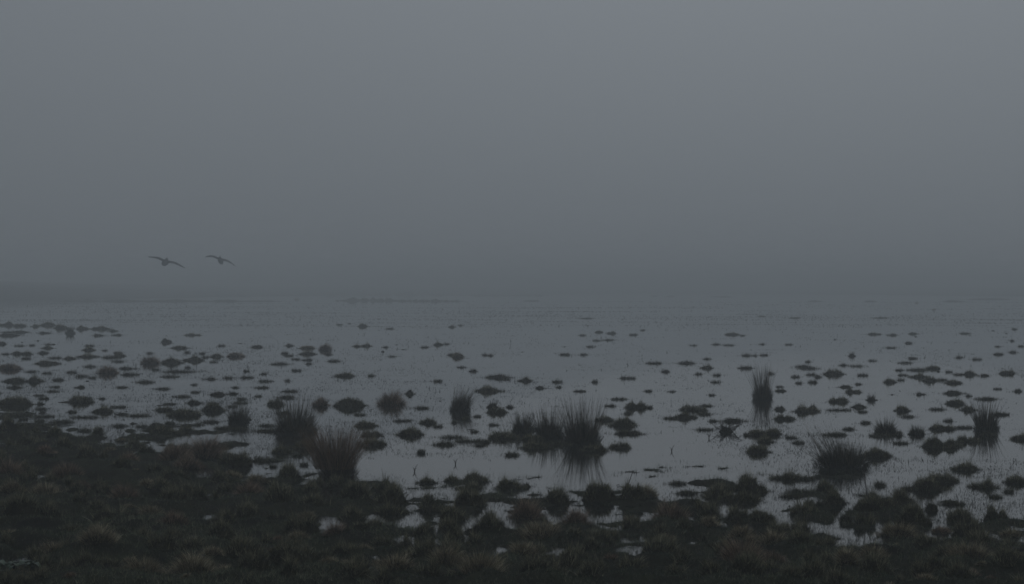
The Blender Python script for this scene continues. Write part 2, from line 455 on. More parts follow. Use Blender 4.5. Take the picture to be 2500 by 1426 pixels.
HUMMOCK = """12 798 50 14;47 800 32 18;86 800 22 22;118 798 42 13;150 806 40 16;203 807 34 16;247 807 50 12;115 853 30 9;217 858 28 10;43 868 30 13;65 868 26 13;
470 821 38 8;437 853 46 9;420 892 50 20;470 886 52 20;172 879 34 9;215 875 52 11;290 873 30 12;115 893 60 15;84 937 46 26;40 937 60 18;
525 875 36 13;752 868 40 10;872 848 22 6;893 848 26 10;884 800 24 10;842 923 46 15;1103 801 18 9;1071 845 24 12;1282 934 30 19;1493 817 24 9;1194 961 68 17;
1789 820 34 9;1726 902 30 10;2036 919 50 17;2278 904 30 12;2365 919 34 17;2460 917 42 15;2172 937 28 20;2243 925 42 13;2272 934 44 14;2327 939 40 10;2084 962 38 14;
38 998 90 30;198 990 62 30;252 1012 52 20;240 1060 30 20;35 1050 74 20;130 1074 52 18;85 1068 32 14;392 1068 44 19;425 1066 44 24;455 1058 34 17;450 1024 72 34;400 1006 40 12;
523 1010 62 28;670 994 46 24;860 1000 80 28;895 1046 50 18;905 1068 50 15;912 1094 60 24;690 1112 50 20;740 1102 60 26;575 1140 90 30;706 1174 64 30;
1212 1014 50 24;1045 1038 40 16;1003 1070 62 30;1226 1078 62 26;1300 1080 46 18;1308 1102 70 24;1452 1108 54 28;1513 1100 50 26;
1553 1002 56 21;1520 1048 72 36;1475 1032 40 16;1685 1006 46 17;1712 1006 32 11;1670 1026 46 20;1915 1030 50 20;1968 1012 60 22;1848 1067 40 20;1885 1066 46 18;1870 1084 38 16;1852 1112 58 30;
2140 1124 70 44;2047 986 50 16;2204 1008 38 19;2330 992 46 20;2365 1006 36 19;2300 1054 60 18;2296 1104 100 54;2365 1086 56 36;2490 1078 40 30;2355 1154 72 20;
66 1182 50 20;190 1210 60 24;252 1210 40 16;192 1246 42 20;50 1276 92 36;236 1256 50 16;270 1280 100 30;425 1184 60 16;395 1214 60 14;425 1236 92 24;482 1232 50 20;
210 1390 80 28;395 1356 82 28;350 1330 50 18;18 1346 52 36;
548 1190 84 40;550 1204 40 20;530 1222 30 18;686 1238 90 50;756 1210 50 36;872 1228 92 36;760 1244 80 20;936 1206 70 34;956 1234 92 34;600 1276 72 36;540 1290 72 24;735 1306 92 38;860 1272 72 20;
960 1256 80 18;900 1296 100 16;600 1344 60 16;540 1326 60 24;760 1384 120 24;590 1376 100 26;700 1416 104 30;850 1354 80 16;
1042 1184 44 12;1105 1180 36 28;1160 1186 72 36;1150 1200 66 18;1246 1204 82 38;1356 1232 72 44;1050 1242 50 40;1150 1236 82 28;1462 1226 92 36;1096 1302 62 28;1192 1306 90 36;1110 1326 60 18;1160 1336 50 20;
1382 1406 92 42;1446 1350 50 20;1460 1332 60 28;1420 1370 50 18;1030 1352 60 28;
1546 1228 62 38;1832 1204 92 38;1750 1216 82 20;1802 1228 112 20;1920 1178 72 24;1860 1278 62 24;1960 1260 82 20;1550 1296 82 22;1612 1356 92 28;1662 1380 50 20;1542 1400 72 18;
2266 1208 92 40;2300 1186 80 30;2196 1228 68 22;2400 1198 60 30;2476 1186 52 26;2346 1274 72 20;2436 1274 66 28;2036 1232 60 24;2142 1252 102 26;2230 1284 82 38;2110 1286 62 20;2366 1314 82 36;2270 1338 82 22;
2132 1412 82 34;2252 1416 62 28;2346 1426 84 44;2462 1402 82 34"""
CLOD = """5 844 24 14;54 837 7 4;92 834 9 6;119 843 16 5;130 843 12 6;219 848 24 10;256 858 14 5;407 841 28 20;457 864 15 10;494 866 16 7;142 932 28 11;175 912 26 7;115 914 24 7;196 950 30 12;214 933 9 7;226 925 18 6;458 900 14 7;
513 929 34 9;558 926 28 7;540 847 18 8;627 851 32 11;706 848 22 13;695 866 18 9;707 871 26 6;723 880 26 7;750 882 28 8;754 891 15 7;586 840 12 4;805 868 14 6;829 794 18 4;853 792 10 5;953 805 24 6;941 850 14 5;934 861 12 7;968 843 8 4;984 855 12 4;958 872 20 3;906 920 20 6;643 915 16 4;521 886 20 4;
1123 796 16 4;1091 842 14 4;1038 850 24 5;1100 870 16 9;1184 869 14 5;1196 871 14 9;1127 899 20 4;1156 910 20 11;1237 928 20 3;1360 936 24 9;1454 936 16 10;1318 952 27 13;1340 950 12 3;1365 948 16 6;1047 933 12 3;1275 861 12 3;1356 864 6 3;1425 869 24 7;1440 849 20 6;1377 848 12 3;1417 893 12 3;1421 821 20 6;1463 814 22 8;1458 834 22 6;1435 797 8 4;1415 959 28 10;
1546 820 24 7;1569 808 14 4;1813 821 16 3;1750 843 20 6;1777 845 30 5;1692 845 18 3;1860 842 14 3;1926 843 18 4;1823 871 22 8;1842 870 16 3;1726 879 20 6;1624 911 22 10;1525 927 28 9;1545 926 14 5;1707 916 16 7;1751 919 18 7;1775 918 8 2;1748 935 26 4;1882 915 13 6;1973 886 14 7;1943 923 20 7;1951 938 16 6;1980 918 24 8;1985 938 22 14;1997 924 16 11;1905 959 28 13;1903 947 18 7;1582 958 22 7;1640 958 16 4;1738 967 16 5;
2236 824 12 5;2219 841 18 10;2369 821 10 3;2425 809 12 4;2477 806 16 6;2457 816 8 4;2472 835 13 7;2494 848 16 6;2437 848 16 4;2039 831 8 6;2131 883 20 5;2228 878 24 7;2174 883 6 3;2317 856 8 3;2342 876 17 9;2384 880 26 6;2436 869 25 11;2474 863 24 8;2309 884 12 3;2060 895 22 9;2106 920 25 10;2291 910 10 8;2316 911 18 7;2340 917 22 6;2402 921 34 10;2205 919 26 7;2200 930 18 5;2302 931 24 7;2097 941 17 7;2065 949 33 11;2484 960 24 15;2436 952 20 5;2195 907 18 8;
99 990 20 10;176 1010 26 10;22 1032 30 12;95 1032 26 8;330 1071 30 9;485 1041 32 8;630 970 18 5;1000 968 28 22;880 1016 30 7;985 1032 50 10;725 1118 24 13;742 1140 20 11;668 1143 18 6;
1246 998 20 10;1074 981 10 4;1137 1030 20 18;1110 1035 16 11;1068 1045 24 9;1165 1020 18 7;1148 1051 10 6;1157 1057 18 6;1204 1041 24 8;1175 1092 36 10;1185 1085 22 11;1029 1111 22 15;1250 1117 38 15;1300 1054 22 16;
1585 999 16 9;1490 995 26 11;1532 1014 18 13;1725 995 34 9;1690 1024 30 13;1740 1032 20 10;1903 1006 30 20;1985 1004 24 20;1824 1067 20 13;1933 1073 30 10;2096 1000 44 18;2107 1009 24 8;2178 966 10 7;2250 967 28 11;2366 970 14 9;2114 1037 26 11;2072 1052 28 10;2195 1069 24 22;2315 1032 24 11;2415 1068 40 20;
1696 1236 24 11;1800 1284 36 30;1718 1334 28 26;1742 1341 30 13;1890 1416 50 38;2150 1192 40 18;2210 1200 26 15;2430 1220 32 15;2462 1206 26 13;2275 1248 40 22;2010 1240 42 16;2066 1276 30 26"""
MAT = """275 809 30 6;20 820 60 10;35 812 70 9;110 814 36 8;240 820 32 7;285 819 26 6;48 845 26 3;78 844 14 3;268 874 40 7;220 896 30 6;312 901 40 8;318 916 44 9;198 920 26 3;440 909 80 7;683 890 44 7;815 883 34 5;
1217 923 66 13;1068 932 18 5;1380 867 28 4;1485 831 30 4;1428 778 36 4;1865 868 20 2;1598 888 36 6;1676 888 48 8;1822 900 36 8;1960 896 30 5;1975 901 50 4;2133 817 36 7;2178 819 26 6;2230 816 26 6;2357 815 26 4;2176 850 22 4;2210 887 32 3;2090 895 30 3;2240 905 60 7;2330 962 54 15;
100 1000 28 6;150 1032 60 8;105 1019 60 5;210 1021 70 5;338 1017 70 5;90 1046 60 8;190 1071 60 8;230 1069 30 6;545 1048 40 10;580 1050 50 8;650 1055 90 12;650 1041 40 4;640 1128 80 12;1030 998 36 6;1105 1070 66 6;1085 1088 60 14;1150 1080 90 8;1360 1088 80 14;
1512 976 40 6;1535 1061 80 13;1640 1023 36 5;1720 1013 40 6;1792 1030 70 12;1720 1051 40 5;1950 1083 30 5;2050 1003 60 5;2288 1001 34 6;2410 976 56 10;2440 1014 40 10;2040 1064 60 10;2150 1066 60 8;2215 1019 34 4;2200 1084 36 6;2355 1046 50 5;
1650 1183 40 9;1680 1208 50 10;1975 1173 36 8;1930 1215 60 10;1960 1203 80 10;680 1272 80 16;1060 1250 90 12;2330 1234 70 12;1635 724 24 4;1597 723 20 4;1760 725 60 4;1990 736 40 3;2125 736 30 4;2330 736 60 4;2410 731 110 4;1860 773 20 3;1940 777 30 3;2150 777 46 3;1495 717 30 3;1300 735 40 4"""
BANK = [  # long low banks and clumps far out in the fog
    (390, 736, 640, 6, 'long faint turf bank far across the flood in fog'),
    (900, 735, 170, 9, 'faint two-humped turf bank in the far fog'),
    (1040, 736, 190, 6, 'faint thin turf bank trailing away into the far fog'),
    (960, 721, 320, 8, 'palest low bank on the far edge of the flood'),
    (500, 719, 420, 6, 'faint far strip of turf above the long bank'),
    (1230, 722, 260, 4, 'thinnest pale strip of land beyond the far water'),
]
FARTUFT = [(808, 723, 26, 13, 'far round bush-like tuft on the palest bank, twin of another'), (838, 723, 14, 14, 'far narrow tuft beside a rounder one on the palest bank'),
           (1067, 719, 18, 14, 'far pointed tuft alone on the palest bank'), (725, 733, 14, 7, 'far tiny tuft on the long faint bank'),
           (2238, 741, 10, 9, 'far tiny dark tuft in the misty open water'), (2280, 757, 14, 6, 'far green tuft low in misty water')]


def parse(s):
    return [tuple(float(q) for q in e.split()) for e in s.replace('\n', '').split(';') if e.strip()]


THINGS = []
for e in RUSH:
    THINGS.append(dict(kind='rush_clump', x=e[0], y=e[1], w=e[2], h=e[3], key=e[4], label=e[5], var=e[6], cat='rush clump', group='rush clumps in the marsh'))
for e in STRAW:
    THINGS.append(dict(kind='grass_tussock', x=e[0], y=e[1], w=e[2], h=e[3], key=e[4], label=e[5], var=e[6], cat='tussock', group='dead grass tussocks'))
for e in parse(HUMMOCK):
    THINGS.append(dict(kind='grassy_hummock', x=e[0], y=e[1], w=e[2], h=e[3], key=None, label=None, var='', cat='hummock', group='grassy hummocks'))
rnd = random.Random(5)
taken = [(q['x'], q['y'], q['w']) for q in THINGS] + [e[:3] for e in parse(CLOD) + parse(MAT)]
extra = 0
for _ in range(4000):
    hx_, hy_ = rnd.uniform(-40, 2540), rnd.uniform(1045, 1448)
    if hy_ < np.interp(hx_, SHORE[:, 0], SHORE[:, 1]) - 8 or extra >= 165:
        continue
    w_ = rnd.uniform(34, 84) * (0.7 + 0.3 * (hy_ - 1100) / 326)
    if any(abs(hx_ - a) < 0.40 * (w_ + c) and abs(hy_ - 0.12 * w_ - b_) < 14 for a, b_, c in taken) or any(abs(hx_ - a) < w_ * 0.5 + c * 0.7 and abs(hy_ - b_) < dd + 8 for a, b_, c, dd in PUDDLES):
        continue
    taken.append((hx_, hy_, w_)); extra += 1
    if extra % 3 == 0:
        THINGS.append(dict(kind='grass_tussock', x=hx_, y=hy_, w=w_ * 1.05, h=w_ * rnd.uniform(0.4, 0.62), key=None, label=None, var=rnd.choice(['russet', 'straw', 'straw']), cat='tussock', group='dead grass tussocks'))
    else:
        THINGS.append(dict(kind='grassy_hummock', x=hx_, y=hy_, w=w_, h=w_ * rnd.uniform(0.28, 0.46), key=None, label=None, var='', cat='hummock', group='grassy hummocks'))
for e in parse(CLOD):
    THINGS.append(dict(kind='peat_clod', x=e[0], y=e[1], w=e[2], h=e[3], key=None, label=None, var='', cat='peat clod', group='dark peat clods in the water'))
for e in parse(MAT):
    THINGS.append(dict(kind='weed_mat', x=e[0], y=e[1], w=e[2], h=e[3], key=None, label=None, var='', cat='weed mat', group='low mats of drowned weed'))
extra = 0
for _ in range(900):                                          # the crowded shallows on the near left
    hx_, hy_ = rnd.uniform(-20, 760), rnd.uniform(862, 1058)
    w_ = rnd.uniform(18, 60) * (0.6 + 0.4 * (hy_ - 860) / 200)
    if extra >= 58 or any(abs(hx_ - a) < 0.45 * (w_ + c) and abs(hy_ - b_) < 7 for a, b_, c in taken):
        continue
    taken.append((hx_, hy_, w_)); extra += 1
    flat_ = extra % 3 != 0
    THINGS.append(dict(kind='weed_mat' if flat_ else 'peat_clod', x=hx_, y=hy_, w=w_, h=w_ * (rnd.uniform(0.1, 0.2) if flat_ else rnd.uniform(0.25, 0.45)), key=None, label=None, var='',
                       cat='weed mat' if flat_ else 'peat clod', group='low mats of drowned weed' if flat_ else 'dark peat clods in the water'))
for e in FARTUFT:
    THINGS.append(dict(kind='grass_tussock', x=e[0], y=e[1], w=e[2], h=e[3], key=None, label=e[4], var='straw', cat='tussock', group='dead grass tussocks'))

# labels: look first, then which one out from the landmark it stands by
LAND = [t for t in THINGS if t['key']]
ORD = ['first', 'second', 'third', 'fourth', 'fifth', 'sixth', 'seventh', 'eighth', 'ninth', 'tenth', 'eleventh', 'twelfth', 'thirteenth', 'fourteenth', 'fifteenth', 'sixteenth', 'seventeenth', 'eighteenth', 'nineteenth', 'twentieth']
pool = {}
for t in THINGS:
    if t['label']:
        continue
    best = min(LAND, key=lambda q: math.hypot(q['x'] - t['x'], 2.2 * (q['y'] - t['y'])))
    dy, dx = t['y'] - best['y'], t['x'] - best['x']
    rel = 'in front of' if dy > max(10, abs(dx) * 0.35) else 'behind' if dy < -max(10, abs(dx) * 0.35) else 'beside'
    asp = t['h'] / t['w']
    size = 'tiny' if t['w'] < 15 else 'small' if t['w'] < 32 else 'broad' if t['w'] > 78 else ''
    if t['kind'] == 'grassy_hummock':
        look = f"{size} {'flat' if asp < 0.32 else 'domed' if asp < 0.55 else 'steep'} grassy hummock"
    elif t['kind'] == 'peat_clod':
        look = f"{size} {'flat' if asp < 0.3 else 'rounded' if asp < 0.55 else 'upright'} dark peat clod"
    elif t['kind'] == 'weed_mat':
        look = f"{size} {'thin' if asp < 0.14 else 'low'} mat of drowned weed"
    else:
        look = f"{size} shaggy {'russet' if t['var'] == 'russet' else 'straw-brown'} tussock"
    look = ' '.join(look.split())
    pool.setdefault((look, rel, best['key']), []).append((math.hypot(dx, dy), t))
for (look, rel, key), lst in pool.items():
    lst.sort(key=lambda q: q[0])
    for i, (_, t) in enumerate(lst):
        t['label'] = f"{look} {rel} {key}" if len(lst) == 1 else f"{look}, {ORD[min(i, 19)]} out {rel} {key}"


# ------------------------------------------------------------------ builders
def mound_mesh(rx, ry, h, prof=1.2, rough=0.16, nr=9, ns=24, sunk=0.14, lumps=2, style=None):
    """Uneven dome that thins out to a ragged rim and runs down into the ground."""
    seed = int(RNG.integers(1, 10 ** 6))
    r = np.concatenate([np.linspace(0, 1, nr + 1)[1:] ** 0.8, [1.08]])
    t = np.linspace(0, 2 * np.pi, ns, endpoint=False)
    RR, TT = np.meshgrid(r, t, indexing='ij')
    ang_n = 1 + 0.50 * (vnoise(np.cos(TT) * 1.3 + 7, np.sin(TT) * 1.3 + 3, seed) - 0.5) + 0.30 * (vnoise(np.cos(TT) * 3, np.sin(TT) * 3, seed + 1) - 0.5)
    x = RR * np.cos(TT) * ang_n; y = RR * np.sin(TT) * ang_n
    rc = np.clip(RR, 0, 1)
    fade = 1 - rc ** 5
    z = 0.0
    a0 = RNG.uniform(0, 6.28)
    style = RNG.choice(['dome', 'lens', 'flat', 'double', 'shelf'], p=[0.3, 0.2, 0.15, 0.2, 0.15]) if style is None else style
    if style == 'double':
        a0 = RNG.choice([0.0, math.pi]) + RNG.uniform(-0.4, 0.4)
    for k in range(1 + lumps):
        a = a0 + k * (math.pi if style == 'double' and k == 1 else 2.4) + RNG.uniform(-0.5, 0.5)
        rad = (0.15, 0.5, 0.6, 0.65, 0.3)[k] * RNG.uniform(0.6, 1.2)
        hk = 1.0 if k == 0 else RNG.uniform(0.3, 0.8)
        sk = RNG.uniform(0.62, 0.92) if k == 0 else RNG.uniform(0.3, 0.55)
        if style == 'double' and k < 2:
            rad, sk = RNG.uniform(0.35, 0.5), RNG.uniform(0.45, 0.62)
            hk = 1.0 if k == 0 else RNG.uniform(0.55, 0.95)
        if style == 'shelf' and k == 0:
            rad, sk = RNG.uniform(0.3, 0.5), RNG.uniform(0.4, 0.55)
        q = ((x - rad * math.cos(a)) ** 2 + (y - rad * math.sin(a)) ** 2) / sk ** 2
        e = {'dome': 0.45, 'lens': 0.95, 'flat': 0.55, 'double': 0.5, 'shelf': 0.5}[style] * prof
        z = z + (hk * np.clip(1 - q, 0, 1) ** e) ** 5
    z = (z ** 0.2) * fade
    if style in ('flat', 'shelf'):
        base_ = np.clip((1 - rc ** 4), 0, 1) * (0.62 if style == 'flat' else 0.38)
        z = np.minimum(np.maximum(z, base_), 0.72) if style == 'flat' else np.maximum(z, base_)
    z = z + rough * 1.6 * (vnoise(x * 2.6 + 9, y * 2.6, seed + 2) - 0.5) * fade
    z = z + rough * 1.3 * (vnoise(x * 6 + 5, y * 6, seed + 3) - 0.5) * fade
    zz = np.clip(z, 0.02, 1.3) * h
    zz[-2] = -0.004
    zz[-1] = -sunk
    v = np.concatenate([[[0, 0, zz[0].mean()]], np.stack([x * rx, y * ry, zz], -1).reshape(-1, 3)])
    f = [[0, 1 + k, 1 + (k + 1) % ns] for k in range(ns)]
    for q in range(len(r) - 1):
        for k in range(ns):
            a0, a1 = 1 + q * ns + k, 1 + q * ns + (k + 1) % ns
            f += [[a0, a0 + ns, a1 + ns], [a0, a1 + ns, a1]]
    return v, np.array(f)


def fringe(rx, ry, n, L, w):
    """Ragged rim of short blades lying out over the water round a mound."""
    a = RNG.uniform(0, 6.28, n); rr_ = RNG.uniform(0.86, 1.22, n)
    p = np.column_stack([np.cos(a) * rr_ * rx, np.sin(a) * rr_ * ry, np.full(n, -0.008)])
    return blades(p, a + RNG.normal(0, 0.7, n), RNG.uniform(0.1, 0.85, n), RNG.uniform(0, 0.3, n), L * RNG.uniform(0.5, 1.3, n), np.full(n, w), RNG.beta(1.5, 4, n), 1)


def on_mound(v, f, n, crest=0.0):
    """n random points on the dome above the skirt, with the direction pointing outward."""
    a, b_, c = v[f[:, 0]], v[f[:, 1]], v[f[:, 2]]
    nrm = np.cross(b_ - a, c - a)
    area = np.linalg.norm(nrm, axis=1) * (np.minimum.reduce([a[:, 2], b_[:, 2], c[:, 2]]) > -0.01)
    area = area * (1 - crest + crest * np.clip((a[:, 2] + b_[:, 2] + c[:, 2]) / (3 * v[:, 2].max()), 0, 1) * 2)
    idx = RNG.choice(len(f), n, p=area / area.sum())
    u = RNG.random((n, 2)); fl = u.sum(1) > 1; u[fl] = 1 - u[fl]
    p = a[idx] + (b_ - a)[idx] * u[:, :1] + (c - a)[idx] * u[:, 1:]
    nn = nrm[idx] / (np.linalg.norm(nrm[idx], axis=1)[:, None] + 1e-9)
    nn[nn[:, 2] < 0] *= -1
    return p, nn


def base_z(x, y):
    return max(float(ground_z(np.array([x]), np.array([y]))[0]), 0.0) - 0.008


def empty_thing(t, loc, rz=0.0):
    o = bpy.data.objects.new(t['kind'], None)
    o.empty_display_size = 0.1
    COL.objects.link(o)
    o.location = loc; o.rotation_euler = (0, 0, rz)
    o['label'] = t['label']; o['category'] = t['cat']; o['group'] = t['group']
    return o


def stuff_part(name, me, mat, parent):
    o = add_obj(name, me, mat, parent)
    o['kind'] = 'stuff'
    return o


def build(t):
    d0 = float(dist(t['y']))
    wet = t['y'] < np.interp(t['x'], SHORE[:, 0], SHORE[:, 1]) - 22
    hh = t['h']
    if t['kind'] == 'rush_clump' and t['w'] < 40:
        hh = hh * 0.7
    if wet and t['kind'] == 'grassy_hummock':
        hh = min(hh, 0.42 * t['w'])
    if wet and t['kind'] in ('grassy_hummock', 'peat_clod'):       # part of what the picture shows is the mirror image
        d0 = float(dist(t['y'] - 0.24 * hh)); hh = hh * (0.60 if t['kind'] == 'peat_clod' else 0.62)
    elif wet and t['kind'] == 'grass_tussock':
        d0 = float(dist(t['y'] - 0.14 * hh)); hh = hh * (0.8 if t['y'] > 950 else 0.62)
    elif t['kind'] == 'grassy_hummock':
        hh = min(hh * 1.2, 0.46 * t['w'])
    mpp = d0 / F
    W, H = t['w'] * mpp, hh * mpp
    rx = W / 2
    px_w = max(0.0040, 0.95 * mpp)            # blade width: fine close by, never far below a picture element
    kind = t['kind']
    deep = {'rush_clump': 0.85, 'grass_tussock': 0.85, 'grassy_hummock': 0.9, 'peat_clod': 0.85, 'weed_mat': 0.55}[kind]
    ry = min(rx * deep, 0.9)
    d = d0 + ry * 0.9
    x, y = (t['x'] - CX) / F * d, d
    loc = (x, y, base_z(x, y))
    near = min(1.0, 26.0 / d0)
    if kind == 'rush_clump':
        o = empty_thing(t, loc)
        bh = H * 0.13
        sw = max(0.005, 1.25 * mpp)
        rr0 = 0.66 if t['w'] > 40 else 0.45
        v, f = mound_mesh(rx * 0.85, ry * 0.85, bh, 1.0, 0.2, style='dome')
        add_obj('mound', tri_mesh('mound', v, f, smooth=True), M_MOUND, o)
        n = int(900 * (0.35 + 0.65 * near) * (0.45 + W))
        n = max(150, min(n, 1500))
        rad = np.sqrt(RNG.random(n))
        a = RNG.uniform(0, 2 * np.pi, n)
        root = np.stack([rad * np.cos(a) * rx * rr0, rad * np.sin(a) * ry * rr0, np.full(n, bh * 0.4)], 1)
        long_ = RNG.random(n)
        isl = long_ > (0.84 if t['w'] > 40 else 0.92)
        L = H * np.where(isl, RNG.uniform(0.70, 1.08, n), RNG.uniform(0.3, 1.0, n) * ((0.78 if H < 1.3 * W else 0.62) - (0.30 if t['w'] > 40 else 0.5) * rad))
        lmax = float(np.clip(0.85 * rx / (0.75 * H), 0.25, 0.85))
        lean = np.clip(rad * RNG.uniform(0.1, 1.15, n) * lmax + RNG.normal(0, 0.07, n), 0, 0.88)
        azl = a + RNG.normal(0, 0.35, n)
        if t['var'] == 'splay':
            lean = np.clip(lean * 1.25 + 0.08, 0, 0.92); L = L * 1.15
        L = np.where(lean > 0.45, L * 0.82, L)
        if t['var'] in ('lean', 'sweep'):
            s = 1.0 if t['var'] == 'lean' else -1.0
            hx = np.cos(azl) * lean + s * (0.24 if s > 0 else 0.30 * (long_ > 0.7)); hy = np.sin(azl) * lean
            lean = np.clip(np.hypot(hx, hy), 0, 0.85); azl = np.arctan2(hy, hx)
            if s < 0:
                big = isl
                L = np.where(big, L * np.where(root[:, 0] < 0, 1.0, 0.62), L * 0.86)
        tint_ = np.clip(RNG.beta(1.5, 2.4, n), 0, 1)
        v, f, tt = blades(root, azl, lean, RNG.uniform(0.0, 0.12, n), L, sw * np.where(isl, 1.2, 1.0), tint_, 3)
        parts = [(v, f, tt)]
        # dense short growth at the foot hides the mound
        m_ = int(n * 0.8)
        rad = np.sqrt(RNG.random(m_)); a = RNG.uniform(0, 2 * np.pi, m_)
        root = np.stack([rad * np.cos(a) * rx * 0.86, rad * np.sin(a) * ry * 0.86, bh * 0.6 * (1 - rad ** 2)], 1)
        parts.append(blades(root, a + RNG.normal(0, 0.5, m_), np.clip(rad * 0.5, 0, 0.7), RNG.uniform(0, 0.25, m_), H * RNG.uniform(0.15, 0.42, m_) * (1.1 - 0.6 * rad), np.full(m_, sw), np.clip(RNG.beta(1.5, 5, m_), 0, 1), 2))
        if t['var'] == 'brown':
            m_ = 900
            rad = np.sqrt(RNG.random(m_)) * 0.9; a = RNG.uniform(0, 2 * np.pi, m_)
            root = np.stack([rad * np.cos(a) * rx - 0.08 * W, rad * np.sin(a) * ry, np.full(m_, bh)], 1)
            parts.append(blades(root, a + RNG.normal(0, 0.5, m_), np.clip(rad * RNG.uniform(0.2, 0.7, m_), 0, 0.7), RNG.uniform(0.1, 0.35, m_), H * RNG.uniform(0.6, 0.98, m_), np.full(m_, px_w), RNG.uniform(0.45, 1.0, m_), 3))
        v, f, tt = join(parts)
        stuff_part('stems', tri_mesh('stems', v, f, tt), M_RUSHBROWN if t['var'] == 'brown' else M_RUSH, o)
    elif kind == 'grass_tussock':
        o = empty_thing(t, loc)
        bh = H * 0.36
        fount = t['var'] == 'russet'
        mr = 0.80 if fount else 0.84
        v, f = mound_mesh(rx * mr, ry * mr, bh * (0.8 if fount else 1.0), 0.9, 0.2, style='dome')
        add_obj('mound', tri_mesh('mound', v, f, smooth=True), M_MOUND, o)
        n = int(1700 * (0.16 + 0.84 * near ** 1.5) * (0.45 + W))
        n = max(180, min(n, 2600))
        p, nn = on_mound(v, f, n)
        swirl = RNG.normal(0, 0.55, n)
        azb = np.arctan2(p[:, 1] / ry, p[:, 0] / rx) + swirl
        # blades gather in locks that fall the same way
        lock = vnoise(p[:, 0] / rx * 3 + t['x'], p[:, 1] / ry * 3 + t['y'], 77)
        azb = azb + (lock - 0.5) * 1.8
        rn = np.hypot(p[:, 0] / rx, p[:, 1] / ry) / mr
        lean = np.clip(rn * (1.0 if fount else 0.9) * RNG.uniform(0.35, 1.2, n) + (lock - 0.5) * 0.25, 0.0, 0.9)
        L = (H * (0.86 if fount else 0.78)) * RNG.uniform(0.35, 1.0, n) * (1.05 - (0.52 if fount else 0.40) * rn) * (0.72 + 0.5 * lock)
        if t['var'] == 'lean':
            hx = np.cos(azb) * lean + 0.45; hy = np.sin(azb) * lean
            lean = np.clip(np.hypot(hx, hy), 0, 0.85); azb = np.arctan2(hy, hx)
        tn = np.clip(RNG.beta(1.1, 1.5, n) * (0.6 + 0.8 * lock), 0, 1)
        v2, f2, tt = blades(p - nn * 0.01, azb, lean, RNG.uniform(0.08, 0.35 if fount else 0.55, n), L, np.full(n, px_w) * np.where(RNG.random(n) > 0.8, 1.7, RNG.uniform(0.7, 1.2, n)), tn, 3)
        stuff_part('blades', tri_mesh('blades', v2, f2, tt), M_RUSSET if t['var'] in ('russet', 'lean') else M_STRAW, o)
    elif kind == 'grassy_hummock':
        o = empty_thing(t, loc)
        bh = H * 0.84
        v, f = mound_mesh(rx * 1.06, ry, bh, RNG.uniform(0.8, 1.2), 0.26, lumps=3)
        add_obj('mound', tri_mesh('mound', v, f, smooth=True), M_MOUND, o)
        n = int(1500 * (0.10 + 0.9 * near ** 1.7) * (0.35 + W))
        n = max(70, min(n, 1700))
        p, nn = on_mound(v, f, n, 0.0 if wet else 0.75)
        azb = np.arctan2(p[:, 1], p[:, 0]) + RNG.normal(0, 0.8, n)
        lock = vnoise(p[:, 0] / rx * 3.5 + t['x'], p[:, 1] / ry * 3.5 + t['y'], 55)
        rn = np.hypot(p[:, 0] / rx, p[:, 1] / ry)
        lean = np.clip(rn * 0.5 + RNG.normal(0, 0.25, n), 0.0, 0.9)
        L = np.clip(0.055 + 0.2 * H, 0.06, 0.14) * RNG.uniform(0.35, 1.1, n) * (0.5 + 1.0 * lock)
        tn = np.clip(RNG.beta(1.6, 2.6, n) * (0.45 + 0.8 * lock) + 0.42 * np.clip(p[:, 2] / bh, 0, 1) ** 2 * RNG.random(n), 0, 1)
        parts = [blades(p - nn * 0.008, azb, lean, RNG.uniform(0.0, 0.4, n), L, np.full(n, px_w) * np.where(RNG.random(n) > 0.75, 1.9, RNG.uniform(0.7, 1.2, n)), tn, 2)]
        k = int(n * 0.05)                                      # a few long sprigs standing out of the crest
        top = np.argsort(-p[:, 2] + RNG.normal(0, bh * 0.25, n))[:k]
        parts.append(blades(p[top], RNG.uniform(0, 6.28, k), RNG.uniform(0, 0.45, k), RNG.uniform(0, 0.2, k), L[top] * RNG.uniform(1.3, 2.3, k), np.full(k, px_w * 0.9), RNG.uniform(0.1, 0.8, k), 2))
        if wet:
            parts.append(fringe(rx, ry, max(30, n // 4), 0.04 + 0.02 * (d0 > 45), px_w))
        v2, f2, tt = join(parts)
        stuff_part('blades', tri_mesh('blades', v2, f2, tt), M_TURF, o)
    else:
        clod = kind == 'peat_clod'
        bh = H * (0.72 if clod else 0.55)
        v, f = mound_mesh(rx, ry, bh, RNG.uniform(0.7, 1.2) if clod else 1.1, 0.3 if clod else 0.34, nr=7, ns=18, lumps=3)
        n = int((420 if clod else 520) * (0.12 + 0.88 * near ** 1.5) * (0.3 + W))
        n = max(30, min(n, 700))
        if t['w'] < 13:                                       # too small in the picture to show its parts
            o = add_obj(kind, tri_mesh(kind, v, f, smooth=True), M_CLOD, None, loc)
            o['label'] = t['label']; o['category'] = t['cat']; o['group'] = t['group']
            return
        o = empty_thing(t, loc)
        add_obj('mound', tri_mesh('mound', v, f, smooth=True), M_CLOD, o)
        p, nn = on_mound(v, f, n)
        if not clod:
            k = n // 2
            q = RNG.normal(0, 1, (k, 2)) * np.array([rx * 0.75, ry * 0.9])
            p = np.concatenate([p, np.column_stack([q, np.full(k, -0.01)])]); n = len(p)
        azb = np.arctan2(p[:, 1], p[:, 0]) + RNG.normal(0, 1.0, n)
        L = (0.05 if clod else 0.055) * RNG.uniform(0.4, 1.3, n) * (1 + 0.5 * (d0 > 45))
        v2, f2, tt = blades(p, azb, np.clip(RNG.normal(0.3, 0.25, n), 0, 0.9), RNG.uniform(0, 0.3, n), L, np.full(n, px_w), RNG.beta(1.5, 4, n), 1 if d0 > 40 else 2)
